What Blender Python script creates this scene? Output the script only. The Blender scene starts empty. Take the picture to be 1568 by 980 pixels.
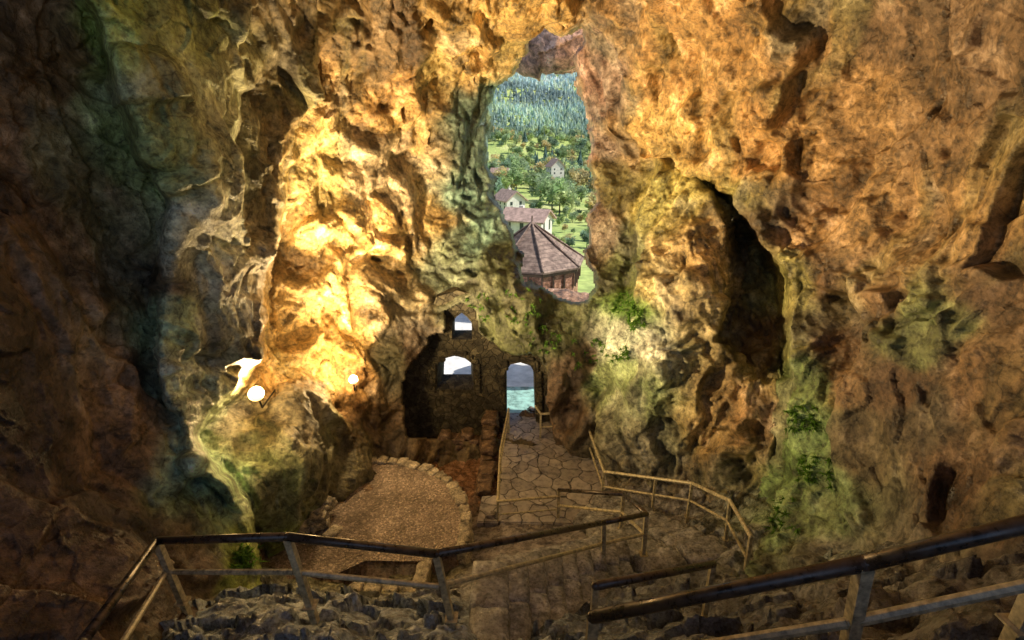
import bpy, bmesh, math, random
import numpy as np
from mathutils import Vector, Matrix, noise as mnoise
random.seed(7); RNG=np.random.RandomState(11)
S=bpy.context.scene
S.view_settings.view_transform='Standard'; S.view_settings.look='None'; S.view_settings.exposure=0
# ---------------- survey station (camera) ----------------
TH=math.radians(20); C,Sn=math.cos(TH),math.sin(TH); CZ=9.3; F=784.
def U(px,py,d):
    px=np.asarray(px,float);py=np.asarray(py,float);d=np.asarray(d,float)
    a=(px-784)/F*d; b=(490-py)/F*d
    return np.stack([a, d*C+b*Sn, CZ-d*Sn+b*C],-1)
def onZ(px,py,z):
    return U(px,py,(CZ-z)/(Sn-(490-py)/F*C))
def onY(px,py,y):
    return U(px,py,y/(C+(490-py)/F*Sn))
# ---------------- noise ----------------
def h3(ix,iy,iz,seed):
    h=(ix.astype(np.int64)*374761393+iy.astype(np.int64)*668265263+iz.astype(np.int64)*2147483647+seed*1274126177)&0xffffffff
    h=((h^(h>>13))*1274126177)&0xffffffff
    h=((h^(h>>16))*2246822519)&0xffffffff
    return ((h^(h>>15))&0xffffff)/16777216.0
def vn(p,seed=0):
    f=np.floor(p); t=p-f; t=t*t*(3-2*t); i=f.astype(np.int64)
    r=0
    for a in (0,1):
        for b in (0,1):
            for c in (0,1):
                w=(t[:,0] if a else 1-t[:,0])*(t[:,1] if b else 1-t[:,1])*(t[:,2] if c else 1-t[:,2])
                r=r+w*h3(i[:,0]+a,i[:,1]+b,i[:,2]+c,seed)
    return r*2-1
def fbm(p,sc,oct=4,seed=0,ridge=False):
    r=0;a=1.;q=p*sc
    for k in range(oct):
        n=vn(q+17.3*k,seed+k)
        if ridge: n=1-2*np.abs(n)
        r=r+a*n; a*=.5; q=q*2.03
    return r
def facet(p,sc,seed):
    q=p*sc; f=np.floor(q).astype(np.int64)
    best=np.full(len(p),1e9); out=np.zeros(len(p))
    for a in (-1,0,1):
        for b in (-1,0,1):
            for c in (-1,0,1):
                i=f[:,0]+a;j=f[:,1]+b;k=f[:,2]+c
                r1=h3(i,j,k,seed);r2=h3(i,j,k,seed+1);r3=h3(i,j,k,seed+2)
                dx=q[:,0]-i-r1;dy=q[:,1]-j-r2;dz=q[:,2]-k-r3
                d=dx*dx+dy*dy+dz*dz
                m=d<best
                hgt=(r1*7%1-.5)*1.6*dx+(r2*7%1-.5)*1.6*dy+(r3*7%1-.5)*1.6*dz+(r1*13%1-.5)*.7
                out=np.where(m,hgt,out); best=np.where(m,d,best)
    return out
def rbf(cx,cy,cv,x,y):
    cx=np.array(cx,float);cy=np.array(cy,float);cv=np.array(cv,float)
    n=len(cx); r=np.hypot(cx[:,None]-cx,cy[:,None]-cy)
    A=np.zeros((n+3,n+3)); A[:n,:n]=r; A[:n,n]=1;A[:n,n+1]=cx;A[:n,n+2]=cy; A[n:,:n]=A[:n,n:].T
    A[:n,:n]+=-np.eye(n)*r.max()*0.003
    w=np.linalg.solve(A,np.concatenate([cv,np.zeros(3)]))
    out=w[n]+w[n+1]*x+w[n+2]*y
    for k in range(n): out=out+w[k]*np.hypot(x-cx[k],y-cy[k])
    return out
def psdf(poly,x,y):
    poly=np.array(poly,float); n=len(poly)
    d=np.full(x.shape,1e9); ins=np.zeros(x.shape,bool)
    for i in range(n):
        ax,ay=poly[i];bx,by=poly[(i+1)%n]
        ex,ey=bx-ax,by-ay
        t=np.clip(((x-ax)*ex+(y-ay)*ey)/(ex*ex+ey*ey+1e-9),0,1)
        d=np.minimum(d,np.hypot(x-ax-t*ex,y-ay-t*ey))
        c=((ay>y)!=(by>y))&(x<(bx-ax)*(y-ay)/((by-ay) if by!=ay else 1e-9)+ax)
        ins^=c
    return np.where(ins,-d,d)
def ss(t):
    t=np.clip(t,0,1); return t*t*(3-2*t)
def idw(ctrl,x,y,p=4,n=3):
    W=0;O=[0]*n
    for c in ctrl:
        w=1/((x-c[0])**2+(y-c[1])**2+300)**(p/2)
        W=W+w
        for k in range(n): O[k]=O[k]+w*c[2][k]
    return np.stack([o/W for o in O],-1)
# ---------------- mesh helpers ----------------
def link(o):
    S.collection.objects.link(o); return o
def gridmesh(name,V,Q,col=None,smooth=True,mat=None):
    me=bpy.data.meshes.new(name)
    me.vertices.add(len(V)); me.vertices.foreach_set('co',np.asarray(V,np.float32).ravel())
    Q=np.asarray(Q,np.int32); n=Q.shape[1]
    me.loops.add(Q.size); me.loops.foreach_set('vertex_index',Q.ravel())
    me.polygons.add(len(Q)); me.polygons.foreach_set('loop_start',np.arange(0,Q.size,n,dtype=np.int32))
    me.update(calc_edges=True); me.validate()
    me.polygons.foreach_set('use_smooth',np.full(len(me.polygons),smooth))
    if col is not None:
        at=me.color_attributes.new('tint','FLOAT_COLOR','POINT')
        c=np.ones((len(V),4),np.float32); c[:,:3]=col
        at.data.foreach_set('color',c.ravel())
    if mat: me.materials.append(mat)
    o=bpy.data.objects.new(name,me); link(o); return o
def pm(name,verts,faces,mat=None,parent=None,smooth=False):
    me=bpy.data.meshes.new(name); me.from_pydata([tuple(v) for v in verts],[],faces); me.update()
    if smooth: me.polygons.foreach_set('use_smooth',[True]*len(me.polygons))
    if mat: me.materials.append(mat)
    o=bpy.data.objects.new(name,me); link(o)
    if parent: o.parent=parent
    return o
def empty(name):
    o=bpy.data.objects.new(name,None); return link(o)
# ---------------- materials ----------------
class NT:
    def __init__(s,name):
        s.m=bpy.data.materials.new(name); s.m.use_nodes=True; s.t=s.m.node_tree
        s.b=s.t.nodes['Principled BSDF']
    def n(s,typ,**k):
        nd=s.t.nodes.new(typ)
        for a,b in k.items():
            if a in nd.inputs: nd.inputs[a].default_value=b
            else: setattr(nd,a,b)
        return nd
    def l(s,a,b): s.t.links.new(a,b)
    def mix(s,mode,f,a,b):
        nd=s.t.nodes.new('ShaderNodeMix'); nd.data_type='RGBA'; nd.blend_type=mode
        for v,i in ((f,0),(a,6),(b,7)):
            if isinstance(v,bpy.types.NodeSocket): s.l(v,nd.inputs[i])
            else: nd.inputs[i].default_value=v if i==0 else (*v,1)[:4]
        return nd.outputs[2]
    def ramp(s,x,st):
        nd=s.t.nodes.new('ShaderNodeValToRGB'); e=nd.color_ramp.elements
        while len(e)<len(st): e.new(.5)
        for i,(p,c) in enumerate(st):
            e[i].position=p; e[i].color=(*(c if isinstance(c,tuple) else (c,c,c)),1)
        s.l(x,nd.inputs[0]); return nd.outputs[0]
    def math(s,op,a,b=None):
        nd=s.t.nodes.new('ShaderNodeMath'); nd.operation=op
        for v,i in ((a,0),(b,1)):
            if v is None: continue
            if isinstance(v,bpy.types.NodeSocket): s.l(v,nd.inputs[i])
            else: nd.inputs[i].default_value=v
        return nd.outputs[0]
def rockmat(name,base=None,sc=1.0,crack=.6,rough=.62,bump=.8,wet=0.0,bd=.1,var=1.0):
    g=NT(name); tc=g.n('ShaderNodeTexCoord'); P=tc.outputs['Object']
    wn=g.n('ShaderNodeTexNoise',Scale=1.3*sc,Detail=2.); g.l(P,wn.inputs['Vector'])
    add=g.n('ShaderNodeVectorMath',operation='MULTIPLY_ADD'); g.l(wn.outputs['Color'],add.inputs[0]); add.inputs[1].default_value=(.6/sc,)*3; g.l(P,add.inputs[2])
    W=add.outputs[0]
    if base is None:
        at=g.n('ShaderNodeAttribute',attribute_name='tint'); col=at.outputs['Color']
    else:
        rg=g.n('ShaderNodeRGB'); rg.outputs[0].default_value=(*base,1); col=rg.outputs[0]
    n1=g.n('ShaderNodeTexNoise',Scale=1.5*sc,Detail=9.,Roughness=.72); g.l(P,n1.inputs['Vector'])
    n2=g.n('ShaderNodeTexNoise',Scale=9.*sc,Detail=5.,Roughness=.7); g.l(P,n2.inputs['Vector'])
    v2=g.n('ShaderNodeTexVoronoi',feature='DISTANCE_TO_EDGE',Scale=2.3*sc); g.l(W,v2.inputs['Vector'])
    a=g.ramp(n1.outputs['Fac'],[(.35,.22),(.46,.75),(.54,1.12),(.66,1.9)])
    col=g.mix('MULTIPLY',var,col,a)
    b=g.ramp(n2.outputs['Fac'],[(.37,.35),(.5,1.),(.65,1.45)])
    col=g.mix('MULTIPLY',.85,col,b)
    f=g.ramp(n1.outputs['Fac'],[(.53,0.),(.66,.55)])
    hs=g.n('ShaderNodeHueSaturation',Saturation=.6,Value=1.15); g.l(col,hs.inputs['Color'])
    col=g.mix('MIX',f,col,hs.outputs[0])
    cr2=g.ramp(v2.outputs['Distance'],[(0.,.2),(.03,1.)])
    fm=g.ramp(n1.outputs['Fac'],[(.44,crack),(.54,0.)])
    col=g.mix('MULTIPLY',fm,col,cr2)
    g.l(col,g.b.inputs['Base Color'])
    h=g.math('ADD',g.math('MULTIPLY',n2.outputs['Fac'],.5),g.math('MULTIPLY',n1.outputs['Fac'],.8))
    bp=g.n('ShaderNodeBump',Strength=bump,Distance=bd*1.6); g.l(h,bp.inputs['Height']); g.l(bp.outputs[0],g.b.inputs['Normal'])
    r=g.ramp(n1.outputs['Fac'],[(.35,max(.12,rough-wet-.1)),(.6,rough)])
    g.l(r,g.b.inputs['Roughness'])
    return g.m
M_cave=rockmat('cave_rock',crack=.8,rough=.5,wet=.12,bd=.085)
M_ground=rockmat('ground_rock',sc=1.8,wet=.3,rough=.36,crack=.5,bd=.05)
M_cliff=rockmat('cliff_rock',base=(.66,.40,.30),sc=.8)
M_step=rockmat('wet_step_stone',base=(.33,.34,.36),sc=2.2,wet=.25,rough=.32,crack=.3,bd=.03)
M_kerb=rockmat('kerb_stone',base=(.42,.38,.31),sc=3,crack=.3,bd=.03)
def simple(name,colr,rough=.5,metal=0.,var=.4,sc=6.,bump=.3,bd=.02):
    g=NT(name); tc=g.n('ShaderNodeTexCoord')
    n=g.n('ShaderNodeTexNoise',Scale=sc,Detail=6.,Roughness=.65); g.l(tc.outputs['Object'],n.inputs['Vector'])
    a=g.ramp(n.outputs['Fac'],[(.35,1-var),(.65,1+var)])
    col=g.mix('MULTIPLY',1.,colr,a); g.l(col,g.b.inputs['Base Color'])
    g.b.inputs['Metallic'].default_value=metal
    r=g.ramp(n.outputs['Fac'],[(.3,max(.05,rough-.15)),(.7,min(1,rough+.2))]); g.l(r,g.b.inputs['Roughness'])
    bp=g.n('ShaderNodeBump',Strength=bump,Distance=bd); g.l(n.outputs['Fac'],bp.inputs['Height']); g.l(bp.outputs[0],g.b.inputs['Normal'])
    return g.m
M_rail=simple('dark_handrail_paint',(.1,.085,.075),.3,.6,.5,9,.15,.004)
M_post=simple('worn_yellow_paint',(.5,.45,.3),.42,.15,.5,14,.2,.004)
M_daysheet=simple('pale_daylight_sheet',(.75,.73,.69),.8,0,.2,2)
# ---------------- CAVE SHELL ----------------
st=2.3
xs=np.arange(-260,1840,st); ys=np.arange(-210,1160,st)
nx,ny=len(xs),len(ys)
X,Y=np.meshgrid(xs,ys); x=X.ravel();y=Y.ravel()
pw=np.stack([x*.012,y*.012,np.zeros_like(x)],-1)
wx=fbm(pw,1.,5,1)*14; wy=fbm(pw,1.,5,9)*14
def L(ctrl,x,y):
    c=np.array(ctrl,float); return np.exp(rbf(c[:,0],c[:,1],np.log(c[:,2]),x,y))
base=[(800,-250,8),(600,-150,9),(1000,-200,8.5),(1300,-200,7.5),(1700,-200,5),(-260,-200,7),(-260,500,9),(-260,1150,9),(200,300,11),(200,700,11),
(600,50,12),(800,20,13.5),(900,20,15.5),(700,100,14.8),(750,130,17),(600,200,14),(500,200,12.6),(540,60,12),(500,350,13.4),(600,350,15.2),(700,250,17.2),(740,300,17.6),(690,400,16.7),(640,480,16.2),
(540,450,14.6),(500,480,14.3),(470,450,13.4),(440,400,13.8),(420,560,13),(390,640,12.4),(350,620,12.4),(440,640,11.7),(480,700,11.5),(430,720,10.8),(400,780,10.5),(540,580,15),(520,640,13.7),(560,650,14.8),(610,640,15.8),(650,560,16),(720,520,15.8),(700,650,16.5),(830,470,15.9),(760,440,16),(900,520,15.8),
(840,600,16.1),(800,640,16.6),(930,600,15.8),(920,680,15.2),(950,380,16.4),(980,300,16.6),(960,200,16.6),(930,120,16.8),(910,300,17.2),(1000,100,14.5),(1100,200,14.2),(1000,0,12),(1200,50,11),(1100,330,15),(1150,400,14.8),(1150,470,14.2),(1180,550,13),(1180,700,12.4),(1500,500,12),(1500,900,12),(784,1000,15),(500,950,14),(784,1150,14),(1820,300,9),(600,760,15.6)]
D=L(base,x,y)
def layer(D,poly,ctrl,w=12,j=1.0):
    s=psdf(poly,x+wx*j,y+wy*j); d=L(ctrl,x,y); m=ss(.5-s/w)
    return D*(1-m)+d*m
D=layer(D,[(1005,245),(1060,275),(1105,330),(1118,400),(1112,470),(1100,520),(1150,575),(1215,590),(1300,640),(1300,900),(1000,900),(915,700),(920,650),(942,605),(935,560),(950,505),(972,440),(985,340),(995,290)],
 [(1005,260,15.0),(1060,290,13.8),(1100,340,13.2),(985,400,14.2),(1050,420,12.2),(1105,450,12.8),(945,560,13.9),(1010,560,12.3),(1090,560,12.5),(1150,610,12.1),(1210,620,11.8),(930,660,14.6),(1010,680,13.8),(1100,680,12.8),(1200,720,11.6),(1050,780,13.6),(1000,900,13.5),(1120,800,12)],22,.7)
rp=[(1050,-400),(985,40),(945,160),(985,215),(1045,270),(1120,300),(1175,365),(1203,420),(1213,540),(1213,640),(1198,720),(1165,800),(1140,870),(1110,960),(1090,1300),(2100,1300),(2100,-400)]
D=layer(D,rp,[(960,160,16),(1045,260,14),(1110,290,12.8),(1190,400,11.1),(1215,500,10.6),(1215,620,10.3),(1200,740,10.2),(1240,560,10),(1280,480,10.1),(1160,850,9.8),(1300,300,10),(1250,200,11),(1320,600,9),(1450,400,7.8),(1568,500,6.6),(1568,100,6.4),(1400,80,8.4),(1200,100,10.8),(1050,100,13.2),(1000,0,12),(1100,-100,10),(1300,800,8.2),(1450,800,6.7),(1568,800,5.4),(1568,980,4.6),(1300,950,6.4),(1140,980,7.6),(1820,500,4.5),(1820,-200,4.5),(1820,1150,3.5),(1300,-200,7.6),(1000,-250,8.8),(1200,1150,6)],26,1.)
lp=[(540,-400),(520,60),(470,200),(452,270),(440,370),(408,440),(388,540),(335,610),(305,670),(335,735),(392,800),(398,870),(380,1300),(-500,1300),(-500,-400)]
LC=[(-260,-200,5),(-260,500,4.3),(-260,1150,3.6),(0,0,6.5),(0,500,5.6),(0,900,4.9),(130,100,7.5),(200,300,8.3),(200,500,8.2),(260,560,8.8),(440,300,11),(455,200,11.2),(400,500,10.7),(330,600,9.9),(300,660,9.3),(390,800,8.9),(300,200,8.8),(460,50,10.2),(500,-100,9),(150,700,7),(200,850,5.8),(380,880,8),(250,980,5.6),(300,1150,4.6)]
D=layer(D,lp,LC,17,.9)
s=psdf([(120,-400),(135,0),(190,120),(215,230),(262,310),(240,400),(243,540),(252,600),(300,720),(350,770),(400,800),(460,700),(460,300),(560,0),(560,-400)],x+wx*.8,y+wy*.8)
D=D-1.0*ss(.5-s/20)*ss((470-x)/200)
D=D-0.45*ss(.5-psdf([(165,60),(205,180),(262,318),(250,420),(300,300),(260,100)],x+wx,y+wy)/20)
def blur(a,k):
    a=a.reshape(ny,nx,-1).copy()
    for _ in range(k):
        a[1:-1]=(a[:-2]+2*a[1:-1]+a[2:])/4; a[:,1:-1]=(a[:,:-2]+2*a[:,1:-1]+a[:,2:])/4
    return a.reshape(ny*nx,-1)
V0=U(x,y,D)
g3=V0.reshape(ny,nx,3)
du=np.gradient(g3,axis=1);dv=np.gradient(g3,axis=0)
cell=D*st/F
stretch=(np.maximum(np.linalg.norm(du,axis=2),np.linalg.norm(dv,axis=2)).ravel())/cell
stretch=blur(stretch,5)[:,0]
att=1/(1+(np.maximum(stretch-3.,0)/4.)**2)
N=np.cross(du,dv).reshape(-1,3); N/=np.linalg.norm(N,axis=1)[:,None]+1e-9
tocam=np.array([0,0,CZ])-V0; tocam/=np.linalg.norm(tocam,axis=1)[:,None]
N*=np.sign((N*tocam).sum(1))[:,None]
N=blur(N,12)+tocam*.7; N/=np.linalg.norm(N,axis=1)[:,None]
warp=np.stack([fbm(V0,.5,3,31),fbm(V0,.5,3,41),fbm(V0,.5,3,51)],-1)
q=V0+warp*.5
strm=q*np.array([1,1,.4])
flm=np.clip(ss((x-950)/60)*ss((1300-x)/80)*ss((y-260)/80)+ss((x-660)/40)*ss((770-x)/30)*ss((460-y)/60),0,1)
dsc=np.clip(D/11.,.42,1.)
big=fbm(q,.33,4,3)*.5
med=(facet(strm,.5,5)*.52+facet(q*np.array([1,1,.75])+3.3,1.2,15)*.27)*(1-.4*flm)*dsc*(.2+.8*att)
med=blur(med,3)[:,0]
mg=med.reshape(ny,nx); mgr=np.hypot(np.gradient(mg,axis=0),np.gradient(mg,axis=1)).ravel()/cell
mgr=blur(mgr,2)[:,0]
att2=1/(1+(np.maximum(mgr-.9,0)/.9)**2)
fine=facet(q*np.array([1,1,.8])+9.1,2.8,25)*.10+facet(q+19.1,6.5,27)*.034+fbm(strm,1.6,3,61,True)*.03
flute=fbm(q*np.array([1.9,1.9,.3]),1.,4,66,True)*.17*flm
disp=(big*(.3+.7*att)+fine*(.15+.85*att)*att2+flute*att)*dsc+med
pits=ss((fbm(q+20,.9,4,88)-.5)*2.5); disp-=pits*.28*att*dsc
jx=fbm(pw,3.,3,21)*6; jy=fbm(pw,3.,3,22)*6
hole=[(884,44),(866,58),(832,60),(800,82),(778,108),(761,140),(753,185),(750,235),(756,280),(770,320),(784,360),(795,400),(810,432),(843,452),(872,463),(900,457),(914,437),(908,410),(895,392),(901,340),(907,290),(909,245),(900,205),(891,165),(875,125),(874,90),(888,55)]
hs=psdf(hole,x+wx*.22+jx*1.4,y+wy*.22+jy*1.4)
nich=[(622,668),(620,600),(636,556),(664,524),(688,512),(688,478),(706,466),(726,478),(730,512),(756,528),(784,544),(822,546),(834,575),(838,672)]
ns=psdf(nich,x+wx*.3+jx*.8,y+wy*.3+jy*.8)
nb=np.minimum(hs,ns)
near=ss(1-np.minimum(nb,34)/34)
disp*=1-.3*near
ramp=ss(1-hs/7)*.5+ss(-hs/8)*.7
V=V0+N*disp[:,None]
cam0=np.array([0,0,CZ])
rad=(V-cam0); rl=np.linalg.norm(rad,axis=1)[:,None]
V=V+rad/rl*ramp[:,None]
YW=15.3
tgt=np.where(ns<4,YW+.25,np.clip(V[:,1],None,YW-.12))
sc=1+(tgt/np.maximum(V[:,1],1e-3)-1)*ss(1-np.maximum(ns-4,0)/30)*(ns<34)
V=cam0+(V-cam0)*sc[:,None]
idx=np.arange(nx*ny).reshape(ny,nx)
Q=np.stack([idx[:-1,:-1],idx[1:,:-1],idx[1:,1:],idx[:-1,1:]],-1).reshape(-1,4)
kill=(hs<-1)|(ns<-1)
Q=Q[~kill[Q].any(1)]
G_=(.64,.43,.16);O_=(.48,.29,.11);B_=(.22,.14,.08);DB=(.15,.10,.065);GR=(.37,.37,.22);GL=(.52,.58,.36);T_=(.17,.30,.26);MS=(.08,.095,.04);P_=(.40,.25,.21)  # golden and dark browns paint lamp-lit against unlit rock into the colour
R1=(.37,.23,.10);R2=(.20,.13,.075);R3=(.26,.165,.085)  # right wall tones, darkened to paint in deeper shade
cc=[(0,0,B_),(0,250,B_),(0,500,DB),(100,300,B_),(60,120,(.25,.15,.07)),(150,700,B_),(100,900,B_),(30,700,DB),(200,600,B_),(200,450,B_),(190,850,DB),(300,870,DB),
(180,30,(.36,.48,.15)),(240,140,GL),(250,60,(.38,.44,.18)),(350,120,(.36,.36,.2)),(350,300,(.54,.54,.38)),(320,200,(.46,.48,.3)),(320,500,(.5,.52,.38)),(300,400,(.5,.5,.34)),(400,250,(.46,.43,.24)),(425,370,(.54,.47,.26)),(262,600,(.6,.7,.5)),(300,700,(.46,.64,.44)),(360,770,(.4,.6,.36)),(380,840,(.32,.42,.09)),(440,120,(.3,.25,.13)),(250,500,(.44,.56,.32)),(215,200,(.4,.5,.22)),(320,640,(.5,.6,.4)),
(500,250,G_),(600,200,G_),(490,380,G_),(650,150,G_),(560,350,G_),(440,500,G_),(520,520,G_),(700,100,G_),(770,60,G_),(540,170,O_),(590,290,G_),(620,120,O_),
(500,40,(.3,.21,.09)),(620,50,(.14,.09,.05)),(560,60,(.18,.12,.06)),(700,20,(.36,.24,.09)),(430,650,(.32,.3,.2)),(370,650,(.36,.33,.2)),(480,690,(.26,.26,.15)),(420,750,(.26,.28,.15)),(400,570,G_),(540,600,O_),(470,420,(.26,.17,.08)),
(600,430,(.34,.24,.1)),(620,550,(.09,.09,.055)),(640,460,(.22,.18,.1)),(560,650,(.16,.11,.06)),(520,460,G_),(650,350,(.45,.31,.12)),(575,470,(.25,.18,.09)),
(725,200,T_),(735,180,(.1,.19,.16)),(705,300,T_),(690,400,(.17,.21,.15)),(740,320,T_),(720,370,T_),(760,410,MS),(800,470,MS),(850,520,MS),(950,400,MS),(900,560,DB),(700,470,(.1,.11,.07)),(870,600,DB),(780,530,MS),(640,540,DB),(945,300,(.19,.17,.07)),(960,470,(.12,.24,.04)),  # teal paints cool sky light onto the opening's left inner edge
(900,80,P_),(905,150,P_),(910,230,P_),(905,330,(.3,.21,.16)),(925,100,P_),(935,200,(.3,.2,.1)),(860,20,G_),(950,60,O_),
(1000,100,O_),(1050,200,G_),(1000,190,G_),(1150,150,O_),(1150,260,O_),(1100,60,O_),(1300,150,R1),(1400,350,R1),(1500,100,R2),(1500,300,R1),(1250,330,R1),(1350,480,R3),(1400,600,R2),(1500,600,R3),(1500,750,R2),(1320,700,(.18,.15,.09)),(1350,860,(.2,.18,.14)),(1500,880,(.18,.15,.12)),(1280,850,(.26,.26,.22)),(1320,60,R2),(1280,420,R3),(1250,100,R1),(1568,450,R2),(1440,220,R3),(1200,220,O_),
(1040,450,(.48,.39,.2)),(1005,310,(.5,.44,.14)),(1080,400,(.56,.4,.19)),(1000,450,(.46,.4,.18)),(1150,650,(.42,.26,.12)),(1080,650,(.44,.31,.14)),(1150,400,(.11,.08,.05)),(1160,330,(.14,.1,.06)),(1180,500,(.17,.12,.07)),(945,530,(.58,.66,.56)),(960,600,(.28,.37,.18)),(1000,700,(.27,.26,.2)),(1100,740,(.28,.24,.17)),  # buttress: pale left edge paints in daylight, dark recess paints in shade
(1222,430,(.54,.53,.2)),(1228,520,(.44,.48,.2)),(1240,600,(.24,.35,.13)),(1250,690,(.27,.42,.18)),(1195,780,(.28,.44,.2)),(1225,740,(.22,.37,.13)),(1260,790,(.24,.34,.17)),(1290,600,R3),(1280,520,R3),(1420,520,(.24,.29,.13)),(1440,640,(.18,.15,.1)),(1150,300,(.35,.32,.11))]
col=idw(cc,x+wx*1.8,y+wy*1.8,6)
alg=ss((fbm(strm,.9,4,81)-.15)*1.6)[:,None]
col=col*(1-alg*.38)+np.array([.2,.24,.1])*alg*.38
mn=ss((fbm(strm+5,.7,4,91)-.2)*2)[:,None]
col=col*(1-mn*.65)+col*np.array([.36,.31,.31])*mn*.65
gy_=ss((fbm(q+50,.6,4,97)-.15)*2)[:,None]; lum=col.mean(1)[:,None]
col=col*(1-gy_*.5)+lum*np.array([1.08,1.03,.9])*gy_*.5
bl=np.concatenate([idx[0,:],idx[1:,-1],idx[-1,-2::-1],idx[-2:0:-1,0]])
Bp=V[bl]; ext=[]; prev=bl; nV=len(V)
for (s_,yt) in ((1.12,None),(1.3,-3)):  # unseen shell behind the camera, end left open to let sky fill in
    R=Bp.copy(); R[:,0]*=s_; R[:,2]=CZ+(R[:,2]-CZ)*s_
    R[:,1]=R[:,1]*.45 if yt is None else yt
    R+=np.stack([fbm(R,.4,3,5),fbm(R,.4,3,6),fbm(R,.4,3,7)],-1)*.4
    ids=np.arange(nV,nV+len(R)); nV+=len(R); ext.append(R)
    Q=np.concatenate([Q,np.stack([prev,np.roll(prev,-1),np.roll(ids,-1),ids],-1)]); prev=ids
vlook=V.copy()
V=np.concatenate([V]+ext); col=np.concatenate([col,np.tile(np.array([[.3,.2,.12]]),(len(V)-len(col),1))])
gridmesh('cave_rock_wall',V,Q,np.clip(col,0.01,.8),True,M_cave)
def wallpt(px,py,r=22,off=.7):
    m=(np.abs(x-px)<r)&(np.abs(y-py)<r)&~kill
    dd=np.linalg.norm(vlook[m]-cam0,axis=1).min()-off
    v=U(px,py,1)-cam0; v/=np.linalg.norm(v); return cam0+v*dd
# ---------------- CAVE GROUND ----------------
gz=[(775,662,-.05),(905,662,-.05),(765,795,-.06),(925,745,-.05),(840,720,-.06),(740,790,-.1),(740,720,-.5),(640,690,-.7),(690,665,-1.2),(560,680,-.4),(600,720,-.2),
(720,830,.0),(705,860,.2),(640,880,.0),(560,900,.3),(480,900,.6),(430,700,.6),(400,800,.8),(858,808,-.02),(800,850,.45),(900,825,.5),(780,890,1.3),(990,872,1.6),(930,887,1.7),(1056,800,.7),(1000,790,.35),(1118,838,1.5),(1150,850,1.7),
(830,940,2.8),(880,900,2.0),(700,978,3.85),(760,960,3.2),(650,930,2.6),(600,960,3.3),(475,962,4.25),(550,925,3.2),(400,910,3.3),(330,915,3.4),(285,957,3.7),(400,985,4.4),(940,940,2.6),
(1100,950,3.0),(1180,880,2.2),(1250,900,3.9),(1300,960,4.4),(1200,820,2.0),(1050,900,2.2),(1100,870,1.7),(950,720,.1),(1000,750,.4),(1100,760,1.0),(900,600,.2),(620,620,-.2)]
gw=[]
for a,b,z in gz:
    p=onZ(a,b,z); gw.append((p[0],p[1],z))
gw+=[(0,0,7.4),(0,1,6.8),(0,2,5.7),(0,3,4.6),(2.7,3,5.1),(3.6,2,6.2),(-3,1,6.3),(-3,3,4.7),(-6,3,4.6),(-7,0,6),(6,3,6.5),(7,0,7.5),(0,-6,7.6),(-7,-6,7.6),(7,-6,7.6),(9,10,4),(9,16,2),(-10,16,1),(-9,10,1.5),(0,17,-.1),(-4,17,-.4),(3,17,-.1)]
gs=.04
gx=np.arange(-9,9,gs); gy=np.arange(-4,16.4,gs)
GX,GY=np.meshgrid(gx,gy); gxx=GX.ravel();gyy=GY.ravel()
g=np.array(gw); Z=rbf(g[:,0],g[:,1],g[:,2],gxx,gyy)
def wp(l): return [onZ(a,b,z)[:2] for a,b,z in l]
tpoly=[onZ(a,b,.6)[:2] for a,b in [(545,712),(600,712),(650,722),(690,745),(711,785),(712,820),(702,852),(640,862),(560,862),(520,880),(430,890),(400,870),(420,800),(470,750)]]
ts=psdf(tpoly,gxx,gyy)
ps=psdf([onZ(a,b,0)[:2] for a,b in [(770,640),(908,640),(935,745),(880,800),(760,798)]],gxx,gyy)
soilp=psdf([onZ(a,b,-.4)[:2] for a,b in [(590,640),(770,640),(760,780),(700,740),(600,705),(560,690)]],gxx,gyy)
path=psdf(wp([(760,798,0),(880,800,0),(910,830,.5),(880,900,2),(760,960,3.2),(700,930,2.4),(710,860,.1),(730,800,0)]),gxx,gyy)
F1=[(885,800,.1),(935,748,.1),(1128,842,1.7),(985,872,1.7)]
F2=[(965,890,1.8),(945,825,1.5),(735,905,2.9),(725,990,3.9)]
f1=psdf(wp(F1),gxx,gyy); f2=psdf(wp(F2),gxx,gyy)
P3=np.stack([gxx,gyy,Z],-1)
rk=fbm(P3,.9,3,101)*.15+facet(P3+fbm(P3,1.,2,5)[:,None]*.3,1.9,105)*.26+facet(P3+4,5.,115)*.075+fbm(P3,3.5,3,121,True)*.025
fl=np.maximum(ss(.5-f1/.25),ss(.5-f2/.25))
flat=np.clip(ss(.5-ts/.3)+ss(.5-ps/.3)+.8*ss(.5-soilp/.5)+.75*ss(.5-path/.4)+fl,0,1)
Z=Z+rk*(1-flat*.93)-fl*.22
Z=np.where(ts<.0,.6+fbm(P3,.8,3,7)*.03+fbm(P3,9,2,8)*.012,Z)
cg=[]
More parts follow.
